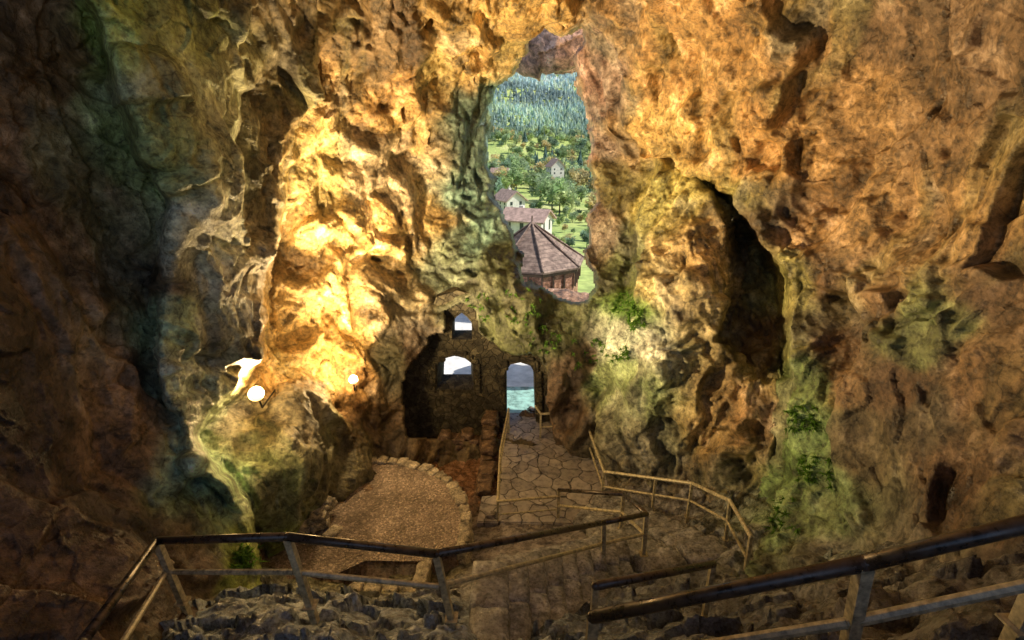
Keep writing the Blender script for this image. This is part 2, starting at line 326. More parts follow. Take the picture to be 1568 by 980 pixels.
for a,b,z,c in [(840,720,0,(.2,.17,.15)),(640,690,-.6,(.24,.13,.075)),(740,720,-.4,(.24,.13,.075)),(560,680,-.4,(.2,.12,.07)),(700,660,-.9,(.1,.06,.04)),(800,850,.4,(.28,.26,.28)),(900,830,.5,(.28,.27,.29)),(750,890,1.2,(.28,.28,.31)),(640,885,.1,(.19,.18,.12)),(560,895,.3,(.16,.16,.1)),
 (1000,790,.4,(.28,.28,.3)),(1118,838,1.5,(.28,.29,.31)),(850,930,2.7,(.25,.31,.38)),(950,940,2.6,(.24,.29,.35)),(1100,950,3,(.19,.21,.24)),(1250,900,3.9,(.2,.2,.19)),(475,962,4.2,(.29,.36,.44)),(330,930,3.6,(.25,.31,.36)),(620,950,3.3,(.28,.34,.42)),(1400,900,5,(.18,.17,.16)),(950,720,.2,(.19,.18,.14)),(1200,810,2,(.22,.31,.18))]:  # near ground tinted blue to hold cool daylight in its colour
    p=onZ(a,b,z); cg.append((p[0]*100,p[1]*100,c))
gcol=idw(cg,gxx*100+fbm(P3,1,3,77)*40,gyy*100+fbm(P3,1,3,78)*40,4)
gcol[ts<.05]=(.25,.17,.12)
gi=np.arange(len(gx)*len(gy)).reshape(len(gy),len(gx))
GQ=np.stack([gi[:-1,:-1],gi[:-1,1:],gi[1:,1:],gi[1:,:-1]],-1).reshape(-1,4)
gridmesh('cave_ground',np.stack([gxx,gyy,Z],-1),GQ,gcol,True,M_ground)
def gravel():
    g=NT('gravel'); tc=g.n('ShaderNodeTexCoord'); P=tc.outputs['Object']
    v=g.n('ShaderNodeTexVoronoi',Scale=26.); g.l(P,v.inputs['Vector'])
    n=g.n('ShaderNodeTexNoise',Scale=1.3,Detail=7.,Roughness=.65); g.l(P,n.inputs['Vector'])
    c=g.ramp(n.outputs['Fac'],[(.35,(.17,.14,.12)),(.6,(.36,.3,.265))])
    sp=g.n('ShaderNodeSeparateColor'); g.l(v.outputs['Color'],sp.inputs[0])
    c=g.mix('MULTIPLY',1.,c,g.ramp(sp.outputs[0],[(0.,.55),(.8,1.1),(1.,1.9)]))
    g.l(c,g.b.inputs['Base Color']); g.b.inputs['Roughness'].default_value=.9
    bp=g.n('ShaderNodeBump',Strength=.9,Distance=.03,invert=True); g.l(v.outputs['Distance'],bp.inputs['Height']); g.l(bp.outputs[0],g.b.inputs['Normal']); return g.m
bm=bmesh.new()
vs=[bm.verts.new((a,b,.645)) for a,b in tpoly]; f=bm.faces.new(vs); bmesh.ops.triangulate(bm,faces=[f]); bmesh.ops.subdivide_edges(bm,edges=bm.edges[:],cuts=12,use_grid_fill=True)
for v in bm.verts: v.co.z=.66+.03*math.sin(v.co.x*2.1)*math.cos(v.co.y*1.7)+random.uniform(-.006,.006)
me=bpy.data.meshes.new('gravel_terrace'); bmesh.ops.recalc_face_normals(bm,faces=bm.faces[:]); bm.to_mesh(me); bm.free(); me.materials.append(gravel()); link(bpy.data.objects.new('gravel_terrace',me))
def rough_blocks(name,specs,mat,parent=None,jit=.1):
    V_=[];F_=[]
    n=5
    for (c,s,rz) in specs:
        ids={}
        sd=random.random()*50
        tx,ty=random.uniform(-.05,.05),random.uniform(-.05,.05)
        R=Matrix.Rotation(rz,3,'Z')@Matrix.Rotation(tx,3,'X')@Matrix.Rotation(ty,3,'Y')
        for i in range(n+1):
            for j in range(n+1):
                for k in range(n+1):
                    if 0<i<n and 0<j<n and 0<k<n: continue
                    p=Vector((i/n*2-1,j/n*2-1,k/n*2-1))
                    l=(abs(p.x)**7+abs(p.y)**7+abs(p.z)**7)**(1/7)
                    q=p/l
                    q=q*(1+jit*mnoise.noise(q*1.3+Vector((sd,0,0)))+jit*.5*mnoise.noise(q*3.1+Vector((sd,5,0))))
                    w=R@Vector((q.x*s[0]/2,q.y*s[1]/2,q.z*s[2]/2))+Vector(c)
                    ids[(i,j,k)]=len(V_); V_.append(w)
        for a in range(n):
            for b in range(n):
                for e in (0,n):
                    A=[(e,a,b),(e,a+1,b),(e,a+1,b+1),(e,a,b+1)]
                    B=[(a,e,b),(a,e,b+1),(a+1,e,b+1),(a+1,e,b)]
                    Cc=[(a,b,e),(a+1,b,e),(a+1,b+1,e),(a,b+1,e)]
                    for q4 in (A,B,Cc):
                        if e==0: q4=q4[::-1]
                        F_.append([ids[t] for t in q4])
    return pm(name,V_,F_,mat,parent,True)
sp=[]
arc=[Vector((*onZ(a,b,.6)[:2],0)) for a,b in [(545,712),(580,708),(625,713),(660,724),(690,743),(706,765),(712,790),(713,820),(703,852)]]
for i in range(len(arc)-1):
    a,b=arc[i],arc[i+1]; L_=(b-a).length; k=max(1,int(L_/.26)); an=math.atan2(b.y-a.y,b.x-a.x)
    for j in range(k):
        p=a.lerp(b,(j+.5)/k)
        for lv in range(3):
            sp.append(((p.x+random.uniform(-.02,.02),p.y+random.uniform(-.02,.02),.62-.24*lv),(L_/k*random.uniform(.85,1.1),random.uniform(.22,.34),.25),an+random.uniform(-.15,.15)))
rough_blocks('stone_kerb',sp,M_kerb,jit=.28)
sp=[]
quad=[(540,850,.5),(655,852,.5),(640,905,.7),(530,905,.7)]
for i in range(3):
    a=Vector(onZ(*quad[i]));b=Vector(onZ(*quad[i+1])); k=max(2,int((b-a).length/.3)); an=math.atan2(b.y-a.y,b.x-a.x)
    for j in range(k):
        p=a.lerp(b,(j+.5)/k); sp.append(((p.x,p.y,p.z-.05),((b-a).length/k,.28,.35),an))
rough_blocks('stone_edging',sp,M_kerb,jit=.25)
sp=[]
for i in range(90):
    a=random.uniform(400,510); b=random.uniform(725,815)
    p=onZ(a,b,.7); r=random.uniform(.08,.32)
    sp.append(((p[0],p[1],random.uniform(.6,1.0)),(r*1.4,r,r*.8),random.uniform(0,3)))
rough_blocks('rubble_stones',sp,M_kerb,jit=.35)
def flag():
    g=NT('flagstone'); tc=g.n('ShaderNodeTexCoord'); P=tc.outputs['Object']
    wn=g.n('ShaderNodeTexNoise',Scale=1.5,Detail=3.); g.l(P,wn.inputs['Vector'])
    ad=g.n('ShaderNodeVectorMath',operation='MULTIPLY_ADD'); g.l(wn.outputs['Color'],ad.inputs[0]); ad.inputs[1].default_value=(.6,.6,0); g.l(P,ad.inputs[2])
    v=g.n('ShaderNodeTexVoronoi',feature='DISTANCE_TO_EDGE',Scale=2.1,voronoi_dimensions='2D'); g.l(ad.outputs[0],v.inputs['Vector'])
    v2=g.n('ShaderNodeTexVoronoi',feature='F1',Scale=2.1,voronoi_dimensions='2D'); g.l(ad.outputs[0],v2.inputs['Vector'])
    n=g.n('ShaderNodeTexNoise',Scale=5.,Detail=8.,Roughness=.7); g.l(P,n.inputs['Vector'])
    sp=g.n('ShaderNodeSeparateColor'); g.l(v2.outputs['Color'],sp.inputs[0])
    c=g.ramp(n.outputs['Fac'],[(.35,(.24,.23,.24)),(.65,(.54,.51,.51))])
    c=g.mix('MULTIPLY',.7,c,g.ramp(sp.outputs[0],[(0.,.6),(1.,1.3)]))
    j=g.ramp(v.outputs['Distance'],[(.012,.1),(.04,1.)])
    c=g.mix('MULTIPLY',.95,c,j); g.l(c,g.b.inputs['Base Color'])
    g.l(g.ramp(n.outputs['Fac'],[(.35,.18),(.6,.42)]),g.b.inputs['Roughness'])
    h=g.math('ADD',g.math('MULTIPLY',j,.5),g.math('ADD',g.math('MULTIPLY',n.outputs['Fac'],.5),g.math('MULTIPLY',sp.outputs[1],.4)))
    bp=g.n('ShaderNodeBump',Strength=.8,Distance=.05); g.l(h,bp.inputs['Height']); g.l(bp.outputs[0],g.b.inputs['Normal']); return g.m
M_flag=flag()
pv=[Vector((*onZ(a,b,0)[:2],0)) for a,b in [(772,632),(850,632),(905,652),(935,748),(885,803),(730,800),(738,760),(762,758)]]
bm=bmesh.new(); top=[bm.verts.new((v.x,v.y,.02)) for v in pv]; bot=[bm.verts.new((v.x,v.y,-.6)) for v in pv]
bm.faces.new(top[::-1]); 
for i in range(len(pv)):
    j=(i+1)%len(pv); bm.faces.new([top[i],top[j],bot[j],bot[i]])
bmesh.ops.recalc_face_normals(bm,faces=bm.faces[:])
bmesh.ops.bevel(bm,geom=[e for e in bm.edges if all(v.co.z>0 for v in e.verts)],offset=.03,segments=2,affect='EDGES')
me=bpy.data.meshes.new('flagstone_platform'); bm.to_mesh(me); bm.free(); me.materials.append(M_flag); link(bpy.data.objects.new('flagstone_platform',me))
def flight(name,a0,a1,b0,b1,n):
    sp=[]
    for i in range(n):
        t=(i+.5)/n
        l=Vector(a0).lerp(Vector(b0),t); r=Vector(a1).lerp(Vector(b1),t)
        w=(r-l).length; an=math.atan2(r.y-l.y,r.x-l.x); run=((Vector(b0)-Vector(a0)).length+(Vector(b1)-Vector(a1)).length)/2/n
        k=max(2,int(w/.8)); zc=(l.z+r.z)/2
        for j in range(k):
            u=(j+.5)/k; p=l.lerp(r,u)
            sp.append(((p.x,p.y,zc-.2+random.uniform(-.015,.015)),(w/k*1.0,run*1.2,.5),an+random.uniform(-.04,.04)))
    return rough_blocks(name,sp,M_step,jit=.07)
flight('stone_stairs',onZ(*F1[0]),onZ(*F1[1]),onZ(*F1[3]),onZ(*F1[2]),8)
flight('stone_stairs',onZ(*F2[0]),onZ(*F2[1]),onZ(*F2[3]),onZ(*F2[2]),9)
# ---- castle masonry wall ----
def masonry():
    g=NT('old_masonry'); tc=g.n('ShaderNodeTexCoord'); P=tc.outputs['Object']
    wn=g.n('ShaderNodeTexNoise',Scale=2.,Detail=3.); g.l(P,wn.inputs['Vector'])
    ad=g.n('ShaderNodeVectorMath',operation='MULTIPLY_ADD'); g.l(wn.outputs['Color'],ad.inputs[0]); ad.inputs[1].default_value=(.4,.4,.4); g.l(P,ad.inputs[2])
    v=g.n('ShaderNodeTexVoronoi',feature='DISTANCE_TO_EDGE',Scale=4.2); g.l(ad.outputs[0],v.inputs['Vector'])
    v3=g.n('ShaderNodeTexVoronoi',feature='F1',Scale=4.2); g.l(ad.outputs[0],v3.inputs['Vector'])
    s3=g.n('ShaderNodeSeparateColor'); g.l(v3.outputs['Color'],s3.inputs[0])
    n=g.n('ShaderNodeTexNoise',Scale=3.,Detail=8.,Roughness=.75); g.l(P,n.inputs['Vector'])
    c=g.ramp(n.outputs['Fac'],[(.35,(.03,.026,.018)),(.5,(.07,.062,.042)),(.65,(.15,.135,.085))])
    c=g.mix('MULTIPLY',.9,c,g.ramp(s3.outputs[0],[(0.,.5),(1.,1.5)]))
    j=g.ramp(v.outputs['Distance'],[(.0,.4),(.07,1.)]); c=g.mix('MULTIPLY',.9,c,j)
    g.l(c,g.b.inputs['Base Color']); g.b.inputs['Roughness'].default_value=.9
    bp=g.n('ShaderNodeBump',Strength=1.,Distance=.08); g.l(g.math('ADD',g.math('MULTIPLY',j,.6),n.outputs['Fac']),bp.inputs['Height']); g.l(bp.outputs[0],g.b.inputs['Normal']); return g.m
M_mas=masonry()
def prism(front,back,yf,yb):
    bm=bmesh.new(); a=[bm.verts.new((p[0],yf,p[1])) for p in front]; b=[bm.verts.new((p[0],yb,p[1])) for p in back]
    bm.faces.new(a); bm.faces.new(b[::-1])
    for i in range(len(a)):
        j=(i+1)%len(a); bm.faces.new([a[j],a[i],b[i],b[j]])
    bmesh.ops.recalc_face_normals(bm,faces=bm.faces[:]); me=bpy.data.meshes.new('tmp'); bm.to_mesh(me); bm.free(); return me
def xz(a,b): p=onY(a,b,YW); return (p[0],p[2])
outline=[xz(a,b) for a,b in [(595,720),(595,560),(650,500),(668,455),(700,445),(745,455),(760,505),(850,520),(865,560),(865,720)]]
wall=bpy.data.objects.new('castle_stone_wall',prism(outline,outline,YW,YW+.8)); link(wall)
def cutter(pl,scale):
    f_=[xz(a,b) for a,b in pl]; cx=sum(p[0] for p in f_)/len(f_); cz=sum(p[1] for p in f_)/len(f_)
    bk=[(cx+(p[0]-cx)*scale,cz+(p[1]-cz)*scale) for p in f_]
    k=1+(1-scale)*.25
    fr=[(cx+(p[0]-cx)*k,cz+(p[1]-cz)*k) for p in f_]
    o=bpy.data.objects.new('c',prism(fr,bk,YW-.2,YW+1.)); link(o); return o
cuts=[cutter([(692,520),(692,494),(699,485),(707,479),(715,485),(722,494),(723,520)],.95),
 cutter([(669,596),(670,558),(681,549),(697,545),(712,549),(724,558),(725,596)],.72),
 cutter([(776,690),(775,568),(782,558),(797,555),(812,560),(818,570),(822,690)],.97)]
for c_ in cuts:
    md=wall.modifiers.new('b','BOOLEAN'); md.object=c_; md.operation='DIFFERENCE'; md.solver='EXACT'
bpy.context.view_layer.update()
dg=bpy.context.evaluated_depsgraph_get(); nm=bpy.data.meshes.new_from_object(wall.evaluated_get(dg)); wall.modifiers.clear(); wall.data=nm
for c_ in cuts: bpy.data.objects.remove(c_)
nm.materials.clear(); nm.materials.append(M_mas)
sp=[]
def surround(pl,w=.17):
    P_l=[xz(a,b) for a,b in pl]
    for i in range(len(P_l)-1):
        a=Vector((P_l[i][0],0,P_l[i][1])); b=Vector((P_l[i+1][0],0,P_l[i+1][1])); k=max(1,round((b-a).length/.3))
        for j in range(k):
            p=a.lerp(b,(j+.5)/k); v=(b-a).normalized(); vert=abs(v.z)>.7
            ln=(b-a).length/k
            sp.append(((p.x,YW-.01,p.z),((w if vert else ln)*random.uniform(.95,1.15),.14,(ln if vert else w)*.98),0))
surround([(663,600),(664,556),(678,543),(697,538),(715,543),(731,556),(732,600)])
surround([(771,650),(769,566),(779,551),(797,547),(816,553),(825,568),(828,650)])
rough_blocks('window_and_door_surround',sp,M_mas,wall,jit=.2)
sp=[]
def lowwall(a,b,h0,h1,z0,th=.45):
    a=Vector(a);b=Vector(b); Ln=(b-a).length; an=math.atan2(b.y-a.y,b.x-a.x)
    k=max(2,int(Ln/.33))
    for i in range(k):
        t=(i+.5)/k; h=h0+(h1-h0)*t+random.uniform(-.15,.15); p=a.lerp(b,t); lv=max(1,int(h/.2))
        for j in range(lv+1):
            sp.append(((p.x+random.uniform(-.06,.06)+(.17 if j%2 else 0)*math.cos(an),p.y+random.uniform(-.06,.06)+(.17 if j%2 else 0)*math.sin(an),z0+(j+.5)*.2),(Ln/k*random.uniform(.85,1.2),th*random.uniform(.8,1.1),.22),an+random.uniform(-.1,.1)))
pA=onZ(765,655,0);pB=onZ(758,745,0)
lowwall((pA[0]-.3,pA[1]+.2,0),(pB[0]-.3,pB[1],0),1.35,.5,-.8)
lowwall((-3.0,14.3,0),(-.9,14.3,0),.6,.8,-.75)
rough_blocks('ruined_low_wall',sp,rockmat('ruin_stone',base=(.18,.12,.08),sc=3,crack=.3,bd=.04),jit=.3)
pm('bright_outside_sheet',[(-9,18.5,-.4),(2.2,18.5,-.4),(2.2,24,-.5),(-.5,36,-.8),(-9,36,-.8)],[(0,1,2,3,4)],M_daysheet)  # pale sheet added outside so the openings read as bright daylight
pm('passage_floor',[(-1,15.75,-.02),(2.2,15.75,-.02),(2.2,18.6,-.35),(-1,18.6,-.35)],[(0,1,2,3)],simple('wet_green_slab',(.32,.55,.48),.3,0,.4,3,.4,.03))
# ---- railings ----
def tube(V_,F_,MI,a,b,r,n,mi,r2=None):
    a=Vector(a);b=Vector(b); d=(b-a).normalized(); up=Vector((0,0,1)) if abs(d.z)<.9 else Vector((0,1,0))
    u=d.cross(up).normalized(); w=u.cross(d).normalized(); r2=r2 or r; s0=len(V_)
    for p in (a,b):
        for i in range(n):
            t=2*math.pi*(i+.5)/n; V_.append(p+u*math.cos(t)*r+w*math.sin(t)*r2)
    for i in range(n):
        j=(i+1)%n; F_.append([s0+i,s0+j,s0+n+j,s0+n+i]); MI.append(mi)
    F_.append([s0+i for i in range(n)][::-1]);MI.append(mi);F_.append([s0+n+i for i in range(n)]);MI.append(mi)
def ball(V_,F_,MI,c,r,mi):
    s0=len(V_); n=10;m=6
    for i in range(m+1):
        ph=math.pi*i/m
        for j in range(n):
            t=2*math.pi*j/n; V_.append(Vector(c)+Vector((math.sin(ph)*math.cos(t),math.sin(ph)*math.sin(t),math.cos(ph)))*r)
    for i in range(m):
        for j in range(n):
            k=(j+1)%n; F_.append([s0+i*n+j,s0+(i+1)*n+j,s0+(i+1)*n+k,s0+i*n+k]);MI.append(mi)
def railing(pts,posts,r=.04,pr=.04,H=.97,mid=.48,midrng=None,hs=0):
    V_=[];F_=[];MI=[]
    P=[Vector(U(*p)) for p in pts]
    for i in range(len(P)-1): tube(V_,F_,MI,P[i],P[i+1],r,12,hs)
    for p in P: ball(V_,F_,MI,p,r*1.01,hs)
    if mid:
        rng=midrng or (0,len(P)-1)
        for i in range(rng[0],rng[1]):
            o=Vector((0,0,-mid)); tube(V_,F_,MI,P[i]+o,P[i+1]+o,r*.72,8,1)
    for (i,t,lean) in posts:
        a=P[i].lerp(P[min(i+1,len(P)-1)],t); b=a+Vector((lean,0,-H-.25))
        tube(V_,F_,MI,a+Vector((0,0,-r*.3)),b,pr,4 if pr>.035 else 8,1)
        bb=a+Vector((lean*.82,0,-H)); tube(V_,F_,MI,bb,bb+Vector((0,0,.02)),pr*2,4,1)
    o=pm('metal_railing',V_,F_,None,None,False)
    o.data.materials.append(M_rail); o.data.materials.append(M_post)
    for p_,m_ in zip(o.data.polygons,MI): p_.material_index=m_; p_.use_smooth=(m_==0)
    return o
railing([(856,750,12.9),(955,757,11.2),(990,787,9.6),(925,800,9.0),(668,848,5.7),(440,822,5.4),(240,828,6.1),(125,985,4.3),(60,1100,3.4)],
 [(0,0,0),(1,0,.0),(2,0,.03),(3,0,.05),(4,0,.16),(5,0,.14),(6,0,.12),(7,0,.1)],r=.047,pr=.052)
def zr(a,b,z):
    d=(CZ-z)/(Sn-(490-b)/F*C); return (a,b,float(d))
railing([zr(779,626,.9),zr(766,690,.8),zr(762,768,.62),zr(856,760,.68)],[(0,0,0),(1,0,0),(2,0,0),(3,0,0)],r=.034,pr=.036,H=.72,mid=.4,hs=1)
railing([zr(820,622,.95),zr(828,634,.9),zr(892,631,.9),zr(925,722,.9),(1060,740,11.8),(1118,767,10.2),(1150,822,9.0)],
 [(1,0,0),(2,0,0),(3,0,0),(3,.62,0),(4,0,0),(5,0,.06),(6,0,.03)],r=.038,pr=.042,midrng=(1,6),hs=1)
railing([(1640,786,3.5),(1325,862,3.9),(908,945,4.9)],[(0,0,0),(1,0,.1),(2,0,0)],r=.062,pr=.07,mid=.62,H=1.05)
railing([(912,897,5.1),(1092,864,6.4)],[(0,0,0),(1,0,0)],r=.045,pr=.045,mid=0,H=1.)
# ---- lamps ----
def em(name,c,s):
    g=NT(name); g.b.inputs['Emission Color'].default_value=(*c,1); g.b.inputs['Emission Strength'].default_value=s; g.b.inputs['Base Color'].default_value=(.8,.7,.5,1); return g.m
M_em=em('lamp_glow',(1,.8,.45),5)
M_halo=em('lamp_halo',(1,.55,.15),.9)  # glowing dish imitates the halo around the bulb
M_iron=simple('lamp_housing',(.03,.03,.03),.5,.6)
LCOL=(1,.70,.34)
def floodlamp(pos,aim,rad,spots,pointW,back):
    e=empty('cave_floodlamp'); V_=[];F_=[];MI=[]
    pos=Vector(pos); aim=Vector(aim).normalized()
    bm=bmesh.new(); bmesh.ops.create_uvsphere(bm,u_segments=16,v_segments=10,radius=rad*.8); me=bpy.data.meshes.new('bulb'); bm.to_mesh(me); bm.free(); me.materials.append(M_em)
    b=bpy.data.objects.new('bulb',me); link(b); b.location=pos; b.parent=e
    tz=aim.to_track_quat('Z','Y').to_matrix(); RV=[];RF=[]
    for k,(rr,zz_) in enumerate(((rad*.4,-rad*.9),(rad*1.1,-rad*.5),(rad*1.45,0))):
        for i in range(20): t=2*math.pi*i/20; RV.append(pos+tz@Vector((rr*math.cos(t),rr*math.sin(t),zz_)))
    for k in range(2):
        for i in range(20): j=(i+1)%20; RF.append([k*20+i,k*20+j,k*20+20+j,k*20+20+i])
    pm('halo_dish',RV,RF,M_halo,e,True)
    tube(V_,F_,MI,pos-aim*(rad*2.4),pos-aim*(rad*.95),rad*.8,14,0)
    tube(V_,F_,MI,pos-aim*(rad*2.2),pos-aim*(rad*2.2)+Vector((-.1,.3,-.5)),.02,8,0)
    tube(V_,F_,MI,pos-aim*(rad*2.2)+Vector((-.1,.3,-.5)),pos-aim*(rad*2.2)+Vector((-.3,1.6,-.6)),.02,8,0)
    pm('housing',V_,F_,M_iron,e)
    for (tgt,W,ang) in spots:
        l=bpy.data.lights.new('beam','SPOT'); l.energy=W; l.color=LCOL; l.spot_size=math.radians(ang); l.spot_blend=.9; l.shadow_soft_size=.12
        o=bpy.data.objects.new('beam',l); link(o); o.parent=e; o.location=pos+aim*(rad*1.6)
        o.rotation_euler=(Vector(tgt)-pos).to_track_quat('-Z','Y').to_euler()
    l=bpy.data.lights.new('glow','POINT'); l.energy=pointW; l.color=(1,.66,.28); l.shadow_soft_size=.08
    o=bpy.data.objects.new('glow',l); link(o); o.parent=e; o.location=pos+Vector(back)
floodlamp(wallpt(392,603),(.35,-.7,.35),.105,[(U(900,120,12),6400,142)],170,(-.0,.0,.3))
floodlamp(wallpt(541,581,18,.8),(.25,-.7,.35),.085,[(U(780,60,12),4600,145)],190,(-.05,.0,.3))
# ---- ferns and moss on damp ledges ----
FV=[];FC=[]
for (px,py,r_,nn) in [(962,468,16,60),(975,490,14,40),(945,540,12,25),(830,520,26,22),(800,470,26,22),(900,540,22,18),(1235,640,20,25),(380,850,16,30),(735,470,20,16),(1250,720,26,25),(1200,790,24,20)]:
    m=np.where((np.abs(x-px)<r_)&(np.abs(y-py)<r_)&~kill)[0]
    for id_ in RNG.choice(m,nn):
        c0=vlook[id_]+tocam[id_]*.03
        k=14; t=RNG.normal(size=(k,3)); t=t/np.linalg.norm(t,axis=1)[:,None]+tocam[id_]*.6+np.array([0,0,-.25]); ln=RNG.uniform(.05,.17,(k,1))
        sd_=np.cross(t,RNG.normal(size=(k,3))); sd_/=np.linalg.norm(sd_,axis=1)[:,None]
        FV.append(np.stack([c0+sd_*.016,c0-sd_*.016,c0+t*ln],1)); FC.append(np.array([.12,.26,.04])*RNG.uniform(.5,1.5,(k,1)))
# ---- outer cliff ----
def rocklump(name,c,s,mat,seed,sub=6,k=.35):
    bm=bmesh.new(); bmesh.ops.create_icosphere(bm,subdivisions=sub,radius=1.)
    P=np.array([v.co[:] for v in bm.verts]); W=P*np.array(s)+np.array(c)
    dsp=fbm(W,.5,4,seed)*.5+facet(W,.6,seed)*.8+facet(W,1.7,seed+3)*.3+facet(W,4,seed+6)*.1
    W=W+P*dsp[:,None]*k
    for v,w in zip(bm.verts,W): v.co=w
    me=bpy.data.meshes.new(name); bm.to_mesh(me); bm.free(); me.materials.append(mat)
    for p in me.polygons: p.use_smooth=True
    return link(bpy.data.objects.new(name,me))
rocklump('cliff_overhang',U(822,36,22),(3.0,1.4,2.0),M_cliff,200,6,.4)
def tiles():
    g=NT('roof_tiles'); tc=g.n('ShaderNodeTexCoord'); P=tc.outputs['Object']
    sp=g.n('ShaderNodeSeparateXYZ'); g.l(P,sp.inputs[0])
    w=g.math('FRACT',g.math('MULTIPLY',sp.outputs[2],6.))
    n=g.n('ShaderNodeTexNoise',Scale=3.,Detail=8.); g.l(P,n.inputs['Vector'])
    v=g.n('ShaderNodeTexVoronoi',Scale=6.); g.l(P,v.inputs['Vector'])
    s2=g.n('ShaderNodeSeparateColor'); g.l(v.outputs['Color'],s2.inputs[0])
    c=g.ramp(n.outputs['Fac'],[(.35,(.17,.11,.085)),(.65,(.36,.25,.19))])
    c=g.mix('MULTIPLY',.8,c,g.ramp(s2.outputs[0],[(0.,.6),(1.,1.3)]))
    c=g.mix('MULTIPLY',.8,c,g.ramp(w,[(0.,.35),(.2,1.)]))
    g.l(c,g.b.inputs['Base Color']); g.b.inputs['Roughness'].default_value=.8
    bp=g.n('ShaderNodeBump',Strength=.8,Distance=.06); g.l(w,bp.inputs['Height']); g.l(bp.outputs[0],g.b.inputs['Normal']); return g.m
M_tile=tiles()
M_brick=rockmat('red_rubble_masonry',base=(.36,.17,.1),sc=3,crack=.3,bd=.03)
tw=empty('castle_tower')
ap=U(812,341,29); ev=U(814,398,29); R_=3.15; cx,cy=ap[0]+.1,ap[1]; ez=ev[2]-.15
V_=[Vector((cx,cy,ap[2]))];F_=[]
n=8
for rr,zz in ((R_*.5,ez+(ap[2]-ez)*.47),(R_,ez),(R_,ez-.1),(R_-.4,ez-.12)):
    for i in range(n):
        t=2*math.pi*(i+.2)/n; V_.append(Vector((cx+rr*math.cos(t),cy+rr*math.sin(t),zz)))
for i in range(n):
    j=(i+1)%n; F_.append([0,1+i,1+j])
    for k in range(3): F_.append([1+k*n+i,1+(k+1)*n+i,1+(k+1)*n+j,1+k*n+j])
pm('roof',V_,F_,M_tile,tw)
V_=[];F_=[]
for zz in (ez-.1,ez-9):
    for i in range(n):
        t=2*math.pi*(i+.2)/n; V_.append(Vector((cx+(R_-.3)*math.cos(t),cy+(R_-.3)*math.sin(t),zz)))
for i in range(n):
    j=(i+1)%n; F_.append([i,j,n+j,n+i])
pm('tower_wall',V_,F_,M_brick,tw)
V_=[];F_=[];MI=[]
for i in range(n):
    t=2*math.pi*(i+.2)/n; t2=2*math.pi*(i+1.2)/n
    a=(cx+(R_-.22)*math.cos(t),cy+(R_-.22)*math.sin(t)); b=(cx+(R_-.22)*math.cos(t2),cy+(R_-.22)*math.sin(t2))
    tube(V_,F_,MI,(*a,ez-.22),(*b,ez-.22),.1,4,0)
    for k in range(3):
        u=k/3; tube(V_,F_,MI,(a[0]+(b[0]-a[0])*u,a[1]+(b[1]-a[1])*u,ez-.2),(a[0]+(b[0]-a[0])*u,a[1]+(b[1]-a[1])*u,ez-1.1),.07,4,0)
pm('timber_frame',V_,F_,simple('old_timber',(.12,.08,.05),.8,0,.4,5),tw)
V_=[];F_=[];MI=[]
for i in range(n):
    t=2*math.pi*(i+.2)/n; tube(V_,F_,MI,(cx,cy,ap[2]+.03),(cx+R_*math.cos(t),cy+R_*math.sin(t),ez+.03),.06,6,0)
tube(V_,F_,MI,(cx,cy,ap[2]-.1),(cx,cy,ap[2]+.4),.05,6,0)
pm('ridge_tiles',V_,F_,M_tile,tw)
rocklump('outer_ledge',U(868,480,20.5),(2.0,1.4,.8),rockmat('ledge_rock',base=(.36,.2,.12),sc=1.5),300,5,.25)
# ---- valley terrain ----
prof=np.array([(20,-6),(60,-14),(120,-17.5),(200,-20.6),(330,-22),(430,-19),(520,-12),(620,-3),(700,8),(850,30),(1100,84),(1500,178),(1900,205),(4000,160)])
def vz(X_,Y_):
    b=np.interp(Y_,prof[:,0],prof[:,1]); P=np.stack([X_,Y_,Y_*0],-1)
    return b+fbm(P,.008,3,401)*np.clip((Y_-100)/250,.0,4)*3.0+ np.clip((Y_-600)/500,0,1)*np.clip(-X_*.06,-20,40)
vx=np.concatenate([np.linspace(-3000,-330,20),np.linspace(-320,620,150),np.linspace(650,3000,20)]); vy=np.concatenate([np.linspace(22,700,130),np.linspace(710,4000,90)])
VX,VY=np.meshgrid(vx,vy); a_,b_=VX.ravel(),VY.ravel(); zz=vz(a_,b_)
vi=np.arange(len(a_)).reshape(len(vy),len(vx)); VQ=np.stack([vi[:-1,:-1],vi[:-1,1:],vi[1:,1:],vi[1:,:-1]],-1).reshape(-1,4)
def grass():
    g=NT('meadow_grass'); tc=g.n('ShaderNodeTexCoord'); P=tc.outputs['Object']
    n=g.n('ShaderNodeTexNoise',Scale=.03,Detail=9.,Roughness=.7); g.l(P,n.inputs['Vector'])
    n2=g.n('ShaderNodeTexNoise',Scale=.6,Detail=6.); g.l(P,n2.inputs['Vector'])
    c=g.ramp(n.outputs['Fac'],[(.35,(.26,.36,.1)),(.5,(.44,.52,.15)),(.65,(.6,.6,.26))])
    c=g.mix('MULTIPLY',.7,c,g.ramp(n2.outputs['Fac'],[(.35,.6),(.65,1.3)]))
    g.l(c,g.b.inputs['Base Color']); g.b.inputs['Roughness'].default_value=.95; return g.m
gridmesh('valley_ground',np.stack([a_,b_,zz],-1),VQ,None,True,grass())
def leafmat(name):
    g=NT(name); at=g.n('ShaderNodeAttribute',attribute_name='tint')
    g.l(at.outputs['Color'],g.b.inputs['Base Color']); g.b.inputs['Roughness'].default_value=.9
    tr=g.n('ShaderNodeBsdfTranslucent'); g.l(at.outputs['Color'],tr.inputs['Color'])
    mx=g.n('ShaderNodeMixShader'); mx.inputs[0].default_value=.45
    out=g.t.nodes['Material Output']; g.l(g.b.outputs[0],mx.inputs[1]); g.l(tr.outputs[0],mx.inputs[2]); g.l(mx.outputs[0],out.inputs[0])
    return g.m
M_leaf=leafmat('foliage')
